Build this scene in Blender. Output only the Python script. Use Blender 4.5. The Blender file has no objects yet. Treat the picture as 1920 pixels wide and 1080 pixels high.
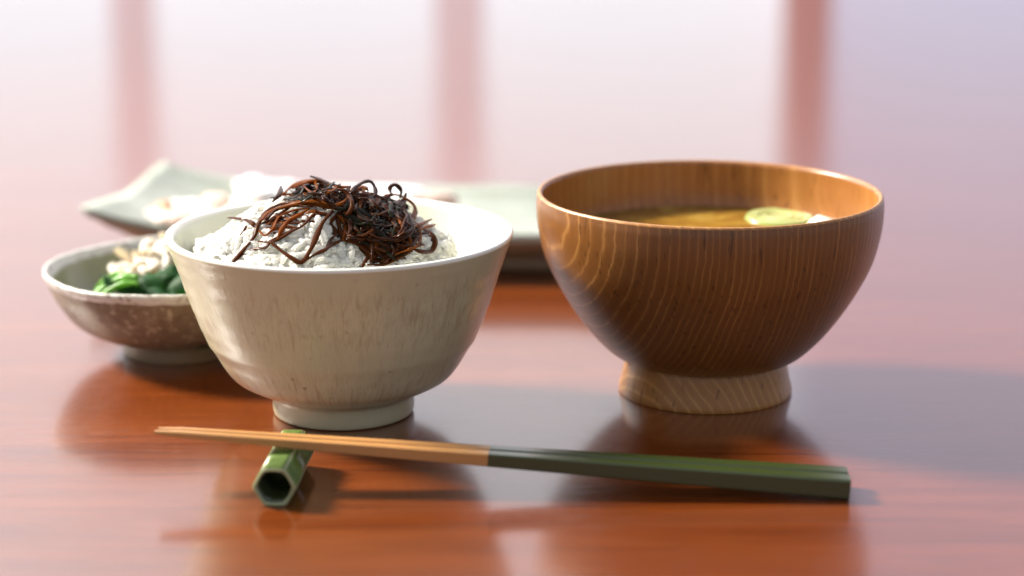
import bpy, bmesh, math, random
from mathutils import Vector, Matrix, noise as mnoise
R = math.radians
random.seed(11)
S = bpy.context.scene
COL = S.collection

# ------------------------------------------------------------------ camera
CAM_H = 0.2244
PITCH = 14.0
FPX = 4000.0                      # focal length in pixels of a 1920 wide frame
cam_d = bpy.data.cameras.new("camera")
cam = bpy.data.objects.new("camera", cam_d)
COL.objects.link(cam)
cam.location = (0, 0, CAM_H)
cam.rotation_euler = (R(90 - PITCH), 0, 0)
cam_d.sensor_width = 36.0
cam_d.lens = FPX / 1920 * 36
cam_d.clip_start = 0.02
cam_d.clip_end = 100
cam_d.dof.use_dof = True
cam_d.dof.focus_distance = 0.715
cam_d.dof.aperture_fstop = 5.0
cam_d.dof.aperture_blades = 0
S.camera = cam

# ------------------------------------------------------------------ render / colour
S.render.engine = 'CYCLES'
S.view_settings.view_transform = 'Standard'
S.view_settings.look = 'None'
S.view_settings.exposure = 0.12
S.view_settings.gamma = 1.0
S.view_settings.use_curve_mapping = False
S.cycles.use_denoising = True
S.cycles.max_bounces = 14
S.cycles.diffuse_bounces = 12
S.cycles.glossy_bounces = 5
S.cycles.transmission_bounces = 6
S.cycles.sample_clamp_indirect = 6.0
S.cycles.caustics_refractive = False

# ------------------------------------------------------------------ world: dim room ambience
W = bpy.data.worlds.new("World")
S.world = W
W.use_nodes = True
bg = W.node_tree.nodes['Background']
bg.inputs['Color'].default_value = (0.86, 0.90, 1.0, 1)
bg.inputs['Strength'].default_value = 0.55

# ------------------------------------------------------------------ lamps
def area(name, loc, target, sx, sy, power, color):
    d = bpy.data.lights.new(name, 'AREA')
    d.shape = 'RECTANGLE'; d.size = sx; d.size_y = sy
    d.energy = power; d.color = color
    o = bpy.data.objects.new(name, d); COL.objects.link(o)
    o.location = loc
    v = Vector(target) - Vector(loc)
    o.rotation_euler = v.to_track_quat('-Z', 'Y').to_euler()
    return o
# broad window beyond the table
area("window_light", (-0.55, 2.42, 0.98), (0.0, 0.75, 0.0), 3.8, 1.75, 56.0, (0.84, 0.94, 1.0))
# sunlight coming through a window behind and to the left
key = Vector((-0.90, 0.38, 0.70)).normalized()
sun_lamp = area("sunlit_window_light", Vector((0.0, 0.72, 0.03)) + key * 2.2, (0.0, 0.72, 0.03), 0.38, 0.38, 20.0, (1.0, 0.93, 0.82))
sun_lamp.data.spread = R(62)

# ------------------------------------------------------------------ helpers
def ray(px, py):
    a = R(PITCH)
    x = (px - 960) / FPX; y = (540 - py) / FPX
    return Vector((x, math.cos(a) + y * math.sin(a), -math.sin(a) + y * math.cos(a)))
def on_plane(px, py, z=0.0):
    d = ray(px, py); t = (z - CAM_H) / d.z
    return Vector((0, 0, CAM_H)) + d * t
def at_y(px, py, Y):
    d = ray(px, py); t = Y / d.y
    return Vector((0, 0, CAM_H)) + d * t

def link(name, me, mat=None, parent=None, smooth=True):
    o = bpy.data.objects.new(name, me); COL.objects.link(o)
    if mat is not None:
        for m in (mat if isinstance(mat, (list, tuple)) else [mat]):
            me.materials.append(m)
    if smooth:
        for p in me.polygons: p.use_smooth = True
    if parent is not None: o.parent = parent
    return o
def mesh(name, verts, faces):
    me = bpy.data.meshes.new(name); me.from_pydata([tuple(v) for v in verts], [], faces); me.update()
    return me
def empty(name, loc, label, cat, group=None, rz=0.0):
    o = bpy.data.objects.new(name, None); COL.objects.link(o)
    o.empty_display_size = 0.02
    o.location = loc; o.rotation_euler = (0, 0, rz)
    o['label'] = label; o['category'] = cat
    if group: o['group'] = group
    return o
def tag(o, label, cat, group=None):
    o['label'] = label; o['category'] = cat
    if group: o['group'] = group
    return o

def catmull(pts, n):
    P = [Vector(p) for p in pts]
    P = [P[0] * 2 - P[1]] + P + [P[-1] * 2 - P[-2]]
    out = []
    segs = len(P) - 3
    for i in range(segs):
        p0, p1, p2, p3 = P[i:i + 4]
        for k in range(n):
            t = k / n
            out.append(0.5 * ((2 * p1) + (p2 - p0) * t + (2 * p0 - 5 * p1 + 4 * p2 - p3) * t * t + (3 * p1 - p0 - 3 * p2 + p3) * t ** 3))
    out.append(P[-2].copy())
    return out

def lathe(profile, seg=128, wob=None, mats=None):
    """profile: list of (r, z), open or closed on the axis (r==0)."""
    verts, faces, mi = [], [], []
    rows = []
    for i, (r, z) in enumerate(profile):
        if r < 1e-6:
            verts.append((0, 0, z)); rows.append([len(verts) - 1] * seg); continue
        row = []
        for k in range(seg):
            a = 2 * math.pi * k / seg
            rr, zz = (r, z) if wob is None else wob(r, z, a, i)
            row.append(len(verts)); verts.append((rr * math.cos(a), rr * math.sin(a), zz))
        rows.append(row)
    for i in range(len(rows) - 1):
        a, b = rows[i], rows[i + 1]
        for k in range(seg):
            k2 = (k + 1) % seg
            f = [a[k], a[k2], b[k2], b[k]]
            g = []
            for v in f:
                if v not in g: g.append(v)
            if len(g) >= 3:
                faces.append(g); mi.append(mats[i] if mats else 0)
    me = mesh("lathe", verts, faces)
    if mats:
        me.polygons.foreach_set('material_index', mi)
    bm = bmesh.new(); bm.from_mesh(me); bmesh.ops.recalc_face_normals(bm, faces=bm.faces); bm.to_mesh(me); bm.free()
    return me

def resample(pts, n):
    c = catmull([(p[0], p[1], 0) for p in pts], n)
    return [(max(v.x, 0.0), v.y) for v in c]

def tube_bm(bm, path, radii, sides=6, flat=1.0, twist=0.0, up=Vector((0, 0, 1))):
    """swept tube along path; flat squeezes the section into a ribbon."""
    rings = []
    n = len(path)
    prev = None
    for i, p in enumerate(path):
        t = (path[min(i + 1, n - 1)] - path[max(i - 1, 0)])
        if t.length < 1e-9: t = Vector((1, 0, 0))
        t.normalize()
        if prev is None:
            u = up - t * up.dot(t)
            if u.length < 1e-3: u = Vector((0, 1, 0)) - t * t.y
        else:
            u = prev - t * prev.dot(t)
            if u.length < 1e-4: u = t.orthogonal()
        u.normalize(); prev = u.copy()
        w = t.cross(u)
        ang = twist * i / max(n - 1, 1)
        r = radii[i] if isinstance(radii, (list, tuple)) else radii
        ring = []
        for k in range(sides):
            a = 2 * math.pi * k / sides
            x, y = math.cos(a) * r, math.sin(a) * r * flat
            xx = x * math.cos(ang) - y * math.sin(ang); yy = x * math.sin(ang) + y * math.cos(ang)
            ring.append(bm.verts.new(p + w * xx + u * yy))
        rings.append(ring)
    for a, b in zip(rings, rings[1:]):
        for k in range(sides):
            bm.faces.new((a[k], a[(k + 1) % sides], b[(k + 1) % sides], b[k]))
    bm.faces.new(list(reversed(rings[0]))); bm.faces.new(rings[-1])
def bm_mesh(bm, name="m"):
    bmesh.ops.recalc_face_normals(bm, faces=bm.faces)
    me = bpy.data.meshes.new(name); bm.to_mesh(me); bm.free(); return me

# ------------------------------------------------------------------ material helpers
class Mat:
    def __init__(s, name):
        s.m = bpy.data.materials.new(name); s.m.use_nodes = True
        s.nt = s.m.node_tree; s.b = s.nt.nodes['Principled BSDF']
        s.out = s.nt.nodes['Material Output']
        s._tc = None
    def n(s, typ, **kw):
        x = s.nt.nodes.new(typ)
        for k, v in kw.items():
            if k.startswith('i_'):
                key = k[2:]
                x.inputs[int(key) if key.isdigit() else key.replace('_', ' ')].default_value = v
            else: setattr(x, k, v)
        return x
    def l(s, a, b): s.nt.links.new(a, b)
    def coord(s, scale=(1, 1, 1), rot=(0, 0, 0), loc=(0, 0, 0), kind='Object'):
        if s._tc is None: s._tc = s.n('ShaderNodeTexCoord')
        mp = s.n('ShaderNodeMapping')
        mp.inputs['Scale'].default_value = scale; mp.inputs['Rotation'].default_value = rot; mp.inputs['Location'].default_value = loc
        s.l(s._tc.outputs[kind], mp.inputs['Vector'])
        return mp.outputs['Vector']
    def noise(s, vec, scale, detail=4, rough=0.55, dist=0.0):
        x = s.n('ShaderNodeTexNoise'); x.inputs['Scale'].default_value = scale; x.inputs['Detail'].default_value = detail
        x.inputs['Roughness'].default_value = rough; x.inputs['Distortion'].default_value = dist
        s.l(vec, x.inputs['Vector']); return x.outputs['Fac']
    def ramp(s, fac, stops):
        x = s.n('ShaderNodeValToRGB')
        e = x.color_ramp.elements
        while len(e) < len(stops): e.new(0.5)
        for el, (p, c) in zip(e, stops):
            el.position = p; el.color = (c[0], c[1], c[2], 1) if not isinstance(c, (int, float)) else (c, c, c, 1)
        s.l(fac, x.inputs['Fac']); return x.outputs['Color']
    def mix(s, fac, a, b, blend='MIX'):
        x = s.n('ShaderNodeMix'); x.data_type = 'RGBA'; x.blend_type = blend
        for inp, v in ((x.inputs[0], fac), (x.inputs[6], a), (x.inputs[7], b)):
            if hasattr(v, 'is_linked'): s.l(v, inp)
            elif isinstance(v, (int, float)): inp.default_value = v
            else: inp.default_value = (v[0], v[1], v[2], 1)
        return x.outputs[2]
    def math(s, op, a, b=None, c=None):
        x = s.n('ShaderNodeMath'); x.operation = op
        for i, v in enumerate((a, b, c)):
            if v is None: continue
            if hasattr(v, 'is_linked'): s.l(v, x.inputs[i])
            else: x.inputs[i].default_value = v
        return x.outputs[0]
    def bump(s, h, strength=0.3, dist=0.001):
        x = s.n('ShaderNodeBump'); x.inputs['Strength'].default_value = strength; x.inputs['Distance'].default_value = dist
        s.l(h, x.inputs['Height']); s.l(x.outputs['Normal'], s.b.inputs['Normal']); return x
    def set(s, **kw):
        for k, v in kw.items():
            i = s.b.inputs[k.replace('_', ' ')]
            if hasattr(v, 'is_linked'): s.l(v, i)
            elif isinstance(v, (tuple, list)) and len(v) == 3 and i.type == 'RGBA': i.default_value = (*v, 1)
            else: i.default_value = v
        return s

# table varnished cherry wood
def m_table():
    M = Mat('varnished_wood')
    v = M.coord((1.0, 9.0, 1.0))
    big = M.noise(v, 5, 5, 0.6, 0.6)
    v2 = M.coord((6.0, 160.0, 6.0))
    fine = M.noise(v2, 6, 4, 0.6, 0.2)
    v3 = M.coord((14.0, 420.0, 14.0))
    pore = M.ramp(M.noise(v3, 5, 2, 0.5), [(0.36, 0.0), (0.46, 1.0)])
    c = M.ramp(big, [(0.25, (0.080, 0.016, 0.003)), (0.5, (0.15, 0.031, 0.005)), (0.75, (0.22, 0.053, 0.009))])
    c = M.mix(M.math('MULTIPLY', fine, 0.6), c, (0.115, 0.022, 0.004), 'MIX')
    c = M.mix(M.math('SUBTRACT', 1.0, pore), c, (0.07, 0.013, 0.003))
    c2 = M.mix(0.5, c, M.ramp(big, [(0.3, (0.15, 0.031, 0.005)), (0.7, (0.22, 0.052, 0.009))]))
    mid = M.noise(M.coord((2.2, 62.0, 2.2)), 6, 4, 0.65, 0.8)
    c2 = M.mix(M.ramp(mid, [(0.46, 0.0), (0.66, 0.55)]), c2, (0.085, 0.016, 0.003))
    vein = M.noise(M.coord((0.7, 26.0, 0.7)), 7, 3, 0.6, 0.5)
    c2 = M.mix(M.ramp(vein, [(0.56, 0.0), (0.64, 0.5), (0.70, 0.0)]), c2, (0.06, 0.012, 0.003))
    M.set(Base_Color=c2)
    rough = M.math('ADD', M.math('MULTIPLY', M.noise(M.coord((2, 14, 2)), 8, 4), 0.10), 0.17)
    M.b.inputs['Specular IOR Level'].default_value = 0.12
    M.set(Roughness=rough, IOR=1.5, Coat_Weight=1.0, Coat_Roughness=0.14, Coat_IOR=1.76)
    h = M.math('ADD', M.math('MULTIPLY', fine, 0.5), M.math('MULTIPLY', pore, 0.4))
    M.bump(h, 0.16, 0.0004)
    return M.m

# turned wood with flat growth layers
def m_turned(name, axis, scale, lo, mid, hi, off=0.0, dist=0.010, rough=0.34):
    M = Mat(name)
    tc = M.coord()
    d = M.n('ShaderNodeVectorMath', operation='DOT_PRODUCT')
    M.l(tc, d.inputs[0]); d.inputs[1].default_value = Vector(axis).normalized()
    warp = M.noise(tc, 28, 3, 0.5)
    fine = M.noise(tc, 150, 3, 0.6)
    t = M.math('ADD', d.outputs['Value'], M.math('MULTIPLY', M.math('SUBTRACT', warp, 0.5), dist))
    t = M.math('ADD', t, M.math('MULTIPLY', M.math('SUBTRACT', fine, 0.5), 0.0009))
    # ring spacing varies slowly
    cmb = M.n('ShaderNodeCombineXYZ'); M.l(t, cmb.inputs[0])
    vary = M.noise(cmb.outputs[0], 45, 2, 0.5)
    ph = M.math('ADD', M.math('MULTIPLY', t, scale), M.math('MULTIPLY', vary, 2.6))
    ph = M.math('ADD', ph, off)
    fr = M.math('FRACT', ph)
    band = M.ramp(fr, [(0.0, 0.22), (0.35, 0.08), (0.60, 0.30), (0.74, 1.0), (0.82, 0.95), (0.93, 0.22)])
    cell = M.n('ShaderNodeCombineXYZ'); M.l(M.math('FLOOR', ph), cell.inputs[0])
    wn = M.n('ShaderNodeTexWhiteNoise'); wn.noise_dimensions = '3D'; M.l(cell.outputs[0], wn.inputs['Vector'])
    ringk = M.math('ADD', M.math('MULTIPLY', wn.outputs['Value'], 0.55), 0.45)
    brk = M.ramp(M.noise(M.coord((1, 1, 0.35)), 170, 4, 0.65), [(0.30, 0.6), (0.60, 1.0)])
    fr2 = M.math('FRACT', M.math('MULTIPLY', ph, 2.7))
    band2 = M.ramp(fr2, [(0.0, 0.0), (0.5, 0.0), (0.75, 0.5), (1.0, 0.0)])
    band = M.math('MULTIPLY', M.math('MULTIPLY', band, ringk), brk)
    band = M.math('MAXIMUM', band, M.math('MULTIPLY', band2, M.math('SUBTRACT', 1.0, ringk)))
    # fibre along the vertical direction
    fib = M.noise(M.coord((900, 900, 70)), 1.0, 3, 0.6)
    tone = M.noise(cmb.outputs[0], 90, 2, 0.6)
    c = M.ramp(band, [(0.0, lo), (0.45, mid), (1.0, hi)])
    c = M.mix(M.math('MULTIPLY', M.math('SUBTRACT', fib, 0.25), 0.75), c, lo)
    c = M.mix(M.math('MULTIPLY', tone, 0.35), c, mid)
    pore = M.ramp(M.noise(M.coord((1, 1, 0.10)), 800, 2, 0.5), [(0.30, 0.75), (0.38, 0.0)])
    c = M.mix(pore, c, tuple(x * 0.45 for x in lo))
    M.set(Base_Color=c, Roughness=rough, IOR=1.45, Coat_Weight=0.25, Coat_Roughness=0.28)
    M.bump(M.math('ADD', M.math('MULTIPLY', band, 0.6), fib), 0.12, 0.0003)
    return M.m

# brushed cream glaze of the rice bowl
def m_cream():
    M = Mat('cream_glaze')
    geo = M.coord()
    sep = M.n('ShaderNodeSeparateXYZ'); M.l(geo, sep.inputs[0])
    ang = M.math('ARCTAN2', sep.outputs['Y'], sep.outputs['X'])
    cmb = M.n('ShaderNodeCombineXYZ')
    M.l(M.math('MULTIPLY', ang, 30.0), cmb.inputs[0]); M.l(M.math('MULTIPLY', sep.outputs['Z'], 105.0), cmb.inputs[1])
    wrp = M.noise(geo, 60, 2)
    M.l(wrp, cmb.inputs[2])
    st = M.noise(cmb.outputs[0], 1.0, 5, 0.62, 0.35)
    cmb2 = M.n('ShaderNodeCombineXYZ')
    M.l(M.math('MULTIPLY', ang, 85.0), cmb2.inputs[0]); M.l(M.math('MULTIPLY', sep.outputs['Z'], 230.0), cmb2.inputs[1])
    st2 = M.noise(cmb2.outputs[0], 1.0, 3, 0.6, 0.2)
    patch = M.noise(geo, 26, 3, 0.6)
    # streaked bands: mask by height (upper wall and lower wall, quiet band between)
    zz = sep.outputs['Z']
    bandm = M.ramp(M.math('DIVIDE', zz, 0.0637), [(0.13, 0.0), (0.19, 0.9), (0.34, 1.0), (0.44, 0.25), (0.52, 0.3), (0.60, 0.9), (0.84, 0.9), (0.93, 0.15)])
    s1 = M.ramp(st, [(0.50, 0.0), (0.66, 1.0)])
    s2 = M.ramp(st2, [(0.52, 0.0), (0.72, 1.0)])
    streak = M.math('MULTIPLY', M.math('MAXIMUM', M.math('MULTIPLY', s1, 0.75), M.math('MULTIPLY', s2, 0.7)), bandm)
    base = M.mix(patch, (0.475, 0.445, 0.285), (0.565, 0.535, 0.365))
    c = M.mix(M.math('MULTIPLY', streak, 0.62), base, (0.27, 0.165, 0.07))
    # iron specks near the foot
    vor = M.n('ShaderNodeTexVoronoi'); vor.inputs['Scale'].default_value = 190; M.l(geo, vor.inputs['Vector'])
    sp = M.ramp(vor.outputs['Distance'], [(0.10, 1.0), (0.19, 0.0)])
    low = M.ramp(M.math('DIVIDE', zz, 0.0637), [(0.10, 0.9), (0.26, 0.5), (0.55, 0.22)])
    spk = M.math('MULTIPLY', M.math('MULTIPLY', sp, M.ramp(M.noise(geo, 120, 2), [(0.52, 0.0), (0.6, 1.0)])), low)
    c = M.mix(spk, c, (0.10, 0.05, 0.025))
    # glaze thins to brown where the wall meets the foot
    ring = M.ramp(M.math('DIVIDE', zz, 0.0637), [(0.105, 0.0), (0.125, 0.55), (0.16, 0.5), (0.20, 0.0)])
    c = M.mix(M.math('MULTIPLY', ring, M.ramp(M.noise(geo, 75, 3), [(0.35, 0.2), (0.65, 1.0)])), c, (0.30, 0.18, 0.085))
    M.set(Base_Color=c, Roughness=0.28, IOR=1.45, Coat_Weight=0.2, Coat_Roughness=0.12)
    M.bump(M.math('ADD', M.math('MULTIPLY', st, 0.8), M.math('MULTIPLY', st2, 0.35)), 0.30, 0.0006)
    return M.m
def m_pale_glaze(name, a, b, rough=0.2, scale=40):
    M = Mat(name)
    c = M.mix(M.noise(M.coord(), scale, 4), a, b)
    M.set(Base_Color=c, Roughness=rough, Coat_Weight=0.4, Coat_Roughness=0.1)
    M.bump(M.noise(M.coord(), 120, 3), 0.12, 0.0004)
    return M.m
def m_clay():
    M = Mat('speckled_clay')
    v = M.coord()
    n1 = M.noise(v, 45, 5, 0.65); n2 = M.noise(v, 330, 3, 0.6)
    c = M.ramp(n1, [(0.3, (0.12, 0.073, 0.042)), (0.52, (0.19, 0.132, 0.083)), (0.72, (0.30, 0.245, 0.165))])
    c = M.mix(M.ramp(n2, [(0.56, 0.0), (0.66, 0.6)]), c, (0.50, 0.42, 0.30))
    c = M.mix(M.ramp(n2, [(0.30, 0.7), (0.38, 0.0)]), c, (0.08, 0.04, 0.02))
    M.set(Base_Color=c, Roughness=0.42)
    M.bump(n2, 0.35, 0.0005)
    return M.m
def m_rimglaze():
    M = Mat('chipped_white_glaze')
    v = M.coord()
    n = M.noise(v, 260, 3, 0.6)
    c = M.ramp(n, [(0.33, (0.16, 0.10, 0.06)), (0.42, (0.55, 0.52, 0.46)), (0.55, (0.64, 0.63, 0.58))])
    M.set(Base_Color=c, Roughness=0.3)
    M.bump(n, 0.5, 0.0006)
    return M.m
def m_platetop():
    M = Mat('celadon_glaze')
    v = M.coord()
    c = M.ramp(M.noise(v, 22, 5, 0.65), [(0.3, (0.23, 0.25, 0.205)), (0.55, (0.29, 0.31, 0.26)), (0.75, (0.37, 0.40, 0.35))])
    M.set(Base_Color=c, Roughness=0.42, Coat_Weight=0.15, Coat_Roughness=0.25)
    M.bump(M.noise(v, 90, 3), 0.2, 0.0008)
    return M.m
def m_plain(name, col, rough=0.4, var=0.25, scale=60, sss=0.0, sssr=(0.002, 0.002, 0.002), coat=0.0, bump=0.1, transl=None, coat_rough=0.08, spec=None):
    M = Mat(name)
    v = M.coord()
    n = M.noise(v, scale, 4, 0.6)
    c = M.mix(n, tuple(x * (1 - var) for x in col), tuple(min(1, x * (1 + var)) for x in col))
    M.set(Base_Color=c, Roughness=rough)
    if sss > 0:
        M.set(Subsurface_Weight=sss, Subsurface_Radius=(1, 0.9, 0.7)); M.b.inputs['Subsurface Scale'].default_value = sssr[0]
    if spec is not None: M.b.inputs['Specular IOR Level'].default_value = spec
    if coat: M.set(Coat_Weight=coat, Coat_Roughness=coat_rough)
    if bump: M.bump(M.noise(v, scale * 6, 3), bump, 0.0004)
    if transl:
        t = M.n('ShaderNodeBsdfTranslucent'); t.inputs['Color'].default_value = (*transl[0], 1)
        mx = M.n('ShaderNodeMixShader'); mx.inputs[0].default_value = transl[1]
        M.l(M.b.outputs[0], mx.inputs[1]); M.l(t.outputs[0], mx.inputs[2]); M.l(mx.outputs[0], M.out.inputs['Surface'])
    return M.m

MT = m_table()
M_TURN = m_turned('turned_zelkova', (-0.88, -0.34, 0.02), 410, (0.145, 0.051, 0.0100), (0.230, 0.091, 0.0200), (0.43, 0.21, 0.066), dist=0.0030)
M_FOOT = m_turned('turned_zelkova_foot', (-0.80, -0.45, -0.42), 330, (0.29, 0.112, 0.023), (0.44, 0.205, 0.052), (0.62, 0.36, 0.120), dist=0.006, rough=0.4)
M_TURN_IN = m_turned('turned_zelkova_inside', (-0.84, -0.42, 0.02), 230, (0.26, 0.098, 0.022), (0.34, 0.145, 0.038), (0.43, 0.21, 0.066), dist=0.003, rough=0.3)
M_CREAM = m_cream()
M_CREAM_IN = m_pale_glaze('pale_inner_glaze', (0.54, 0.55, 0.44), (0.62, 0.63, 0.52))
M_CREAM_RIM = m_pale_glaze('rim_glaze', (0.74, 0.72, 0.62), (0.82, 0.81, 0.74))
M_CREAM_FOOT = None
M_CLAY = m_clay()
M_OLIVE = m_pale_glaze('olive_inner_glaze', (0.20, 0.20, 0.10), (0.29, 0.29, 0.16))
M_RIMW = m_rimglaze()
M_PLATE = m_platetop()
M_PLATE_UNDER = m_plain('plate_underside', (0.25, 0.19, 0.12), 0.5, 0.3, 40)
M_PALECLAY = m_plain('pale_clay', (0.25, 0.17, 0.095), 0.45, 0.2, 60)
M_RICE = m_plain('cooked_rice', (0.99, 0.975, 0.93), 0.25, 0.01, 80, coat=0.0, bump=0.03, spec=0.45, transl=((0.995, 0.985, 0.945), 0.62))
M_KELP = [
    m_plain('dark_kelp', (0.028, 0.008, 0.002), 0.30, 0.4, 300, bump=0.12, spec=0.03, coat=0.085, coat_rough=0.06, transl=((0.30, 0.07, 0.008), 0.10)),
    m_plain('brown_kelp', (0.060, 0.017, 0.004), 0.30, 0.4, 300, bump=0.12, spec=0.03, coat=0.085, coat_rough=0.06, transl=((0.36, 0.10, 0.010), 0.22)),
    m_plain('amber_kelp', (0.17, 0.048, 0.006), 0.30, 0.4, 300, bump=0.12, spec=0.03, coat=0.085, coat_rough=0.06, transl=((0.52, 0.17, 0.02), 0.34)),
    m_plain('black_green_kelp', (0.012, 0.010, 0.004), 0.30, 0.4, 300, bump=0.12, spec=0.03, coat=0.085, coat_rough=0.06, transl=((0.22, 0.13, 0.02), 0.08)),
]
M_BAMBOO = m_plain('tan_wood_stick', (0.47, 0.23, 0.075), 0.38, 0.18, 35, coat=0.2, bump=0.08)
M_GREENLAC = m_plain('green_lacquer', (0.030, 0.046, 0.010), 0.30, 0.12, 30, coat=0.5, bump=0.02, coat_rough=0.15)
M_METAL = m_plain('stick_end', (0.35, 0.40, 0.30), 0.35, 0.1, 40)
def m_rest():
    M = Mat('green_ash_glaze')
    v = M.coord()
    n = M.noise(v, 260, 4, 0.6)
    c = M.ramp(n, [(0.3, (0.085, 0.14, 0.032)), (0.6, (0.14, 0.20, 0.052)), (0.8, (0.23, 0.28, 0.09))])
    M.set(Base_Color=c, Roughness=0.22)
    M.b.inputs['Specular IOR Level'].default_value = 0.22
    M.bump(n, 0.12, 0.0004)
    return M.m
M_REST = m_rest()
M_REST_EDGE = m_plain('pale_worn_glaze', (0.34, 0.36, 0.19), 0.3, 0.3, 300)
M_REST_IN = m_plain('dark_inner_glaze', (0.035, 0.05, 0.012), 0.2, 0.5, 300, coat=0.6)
def m_soup():
    M = Mat('miso_broth')
    v = M.coord()
    n = M.noise(v, 32, 4, 0.6, 0.6)
    c = M.ramp(n, [(0.35, (0.14, 0.058, 0.008)), (0.5, (0.28, 0.145, 0.02)), (0.66, (0.44, 0.30, 0.065))])
    M.set(Base_Color=c, Roughness=0.04, IOR=1.34, Subsurface_Weight=0.4, Subsurface_Radius=(1, 0.5, 0.15))
    M.b.inputs['Subsurface Scale'].default_value = 0.004
    M.bump(M.noise(v, 60, 2), 0.05, 0.0006)
    return M.m
M_SOUP = m_soup()
M_LEEK = m_plain('pale_green_vegetable', (0.46, 0.47, 0.20), 0.25, 0.2, 120, sss=0.4, sssr=(0.002, 0, 0), coat=0.4)
M_LEEK_D = m_plain('green_vegetable_skin', (0.33, 0.42, 0.12), 0.3, 0.2, 120, coat=0.4)
M_WHITE_PIECE = m_plain('white_piece', (0.85, 0.84, 0.80), 0.3, 0.05, 120, sss=0.4, sssr=(0.002, 0, 0), coat=0.3)
M_LEAF = m_plain('dark_green_leaf', (0.016, 0.075, 0.014), 0.5, 0.6, 220, spec=0.2, bump=0.6, transl=((0.06, 0.30, 0.02), 0.35))
M_LEAF_L = m_plain('bright_green_stem', (0.16, 0.40, 0.035), 0.4, 0.4, 160, coat=0.15, bump=0.3, transl=((0.25, 0.6, 0.05), 0.3))
M_FLAKE = m_plain('pale_flake', (0.90, 0.84, 0.74), 0.45, 0.15, 200, bump=0.3, transl=((0.85, 0.72, 0.55), 0.4))
M_FISH = m_plain('white_cooked_flesh', (0.88, 0.86, 0.85), 0.35, 0.08, 60, sss=0.3, sssr=(0.003, 0, 0), bump=0.3)
M_FISH_B = m_plain('browned_edge', (0.50, 0.27, 0.12), 0.4, 0.3, 120, bump=0.4)
M_PINK = m_plain('pink_flesh', (0.75, 0.52, 0.43), 0.4, 0.15, 100, bump=0.3)

# ------------------------------------------------------------------ table top
def build_table():
    nx, ny = 2, 2
    x0, x1, y0, y1, th = -2.2, 2.2, -0.25, 2.15, 0.035
    bm = bmesh.new()
    bmesh.ops.create_cube(bm, size=1.0)
    for v in bm.verts:
        v.co.x = x0 if v.co.x < 0 else x1
        v.co.y = y0 if v.co.y < 0 else y1
        v.co.z = -th if v.co.z < 0 else 0.0
    bmesh.ops.bevel(bm, geom=bm.edges[:], offset=0.004, segments=3, affect='EDGES')
    o = link('wooden_table', bm_mesh(bm), MT, smooth=False)
    tag(o, 'glossy reddish brown wooden table top carrying all the bowls', 'table')
    return o
build_table()

# ------------------------------------------------------------------ glow panels and posts behind the table
def build_background():
    def slab(name, x0, x1, y0, y1, z0, z1, mat):
        bm = bmesh.new(); bmesh.ops.create_cube(bm, size=1.0)
        for v in bm.verts:
            v.co = Vector((x0 if v.co.x < 0 else x1, y0 if v.co.y < 0 else y1, z0 if v.co.z < 0 else z1))
        o = link(name, bm_mesh(bm), mat, smooth=False); o['kind'] = 'structure'
        return o
    M = Mat('pale_glow_sheet')
    M.set(Base_Color=(0.8, 0.78, 0.78), Roughness=0.8)
    M.b.inputs['Emission Color'].default_value = (0.96, 0.96, 1.0, 1)
    M.b.inputs['Emission Strength'].default_value = 0.83
    slab('glow_panel', -2.4, 0.33, 2.46, 2.47, -0.75, 2.2, M.m)  # unseen glowing panel, added to brighten the reflection in the table top
    M2 = Mat('lilac_glow_sheet')
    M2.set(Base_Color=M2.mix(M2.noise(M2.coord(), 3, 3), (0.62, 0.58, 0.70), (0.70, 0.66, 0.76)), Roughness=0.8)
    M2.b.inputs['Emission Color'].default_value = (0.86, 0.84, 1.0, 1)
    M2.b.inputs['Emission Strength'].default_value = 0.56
    slab('lilac_glow_panel', 0.33, 3.2, 2.44, 2.54, -0.75, 2.2, M2.m)  # dimmer panel, added to glow lilac into the table's right side
build_background()

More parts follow.
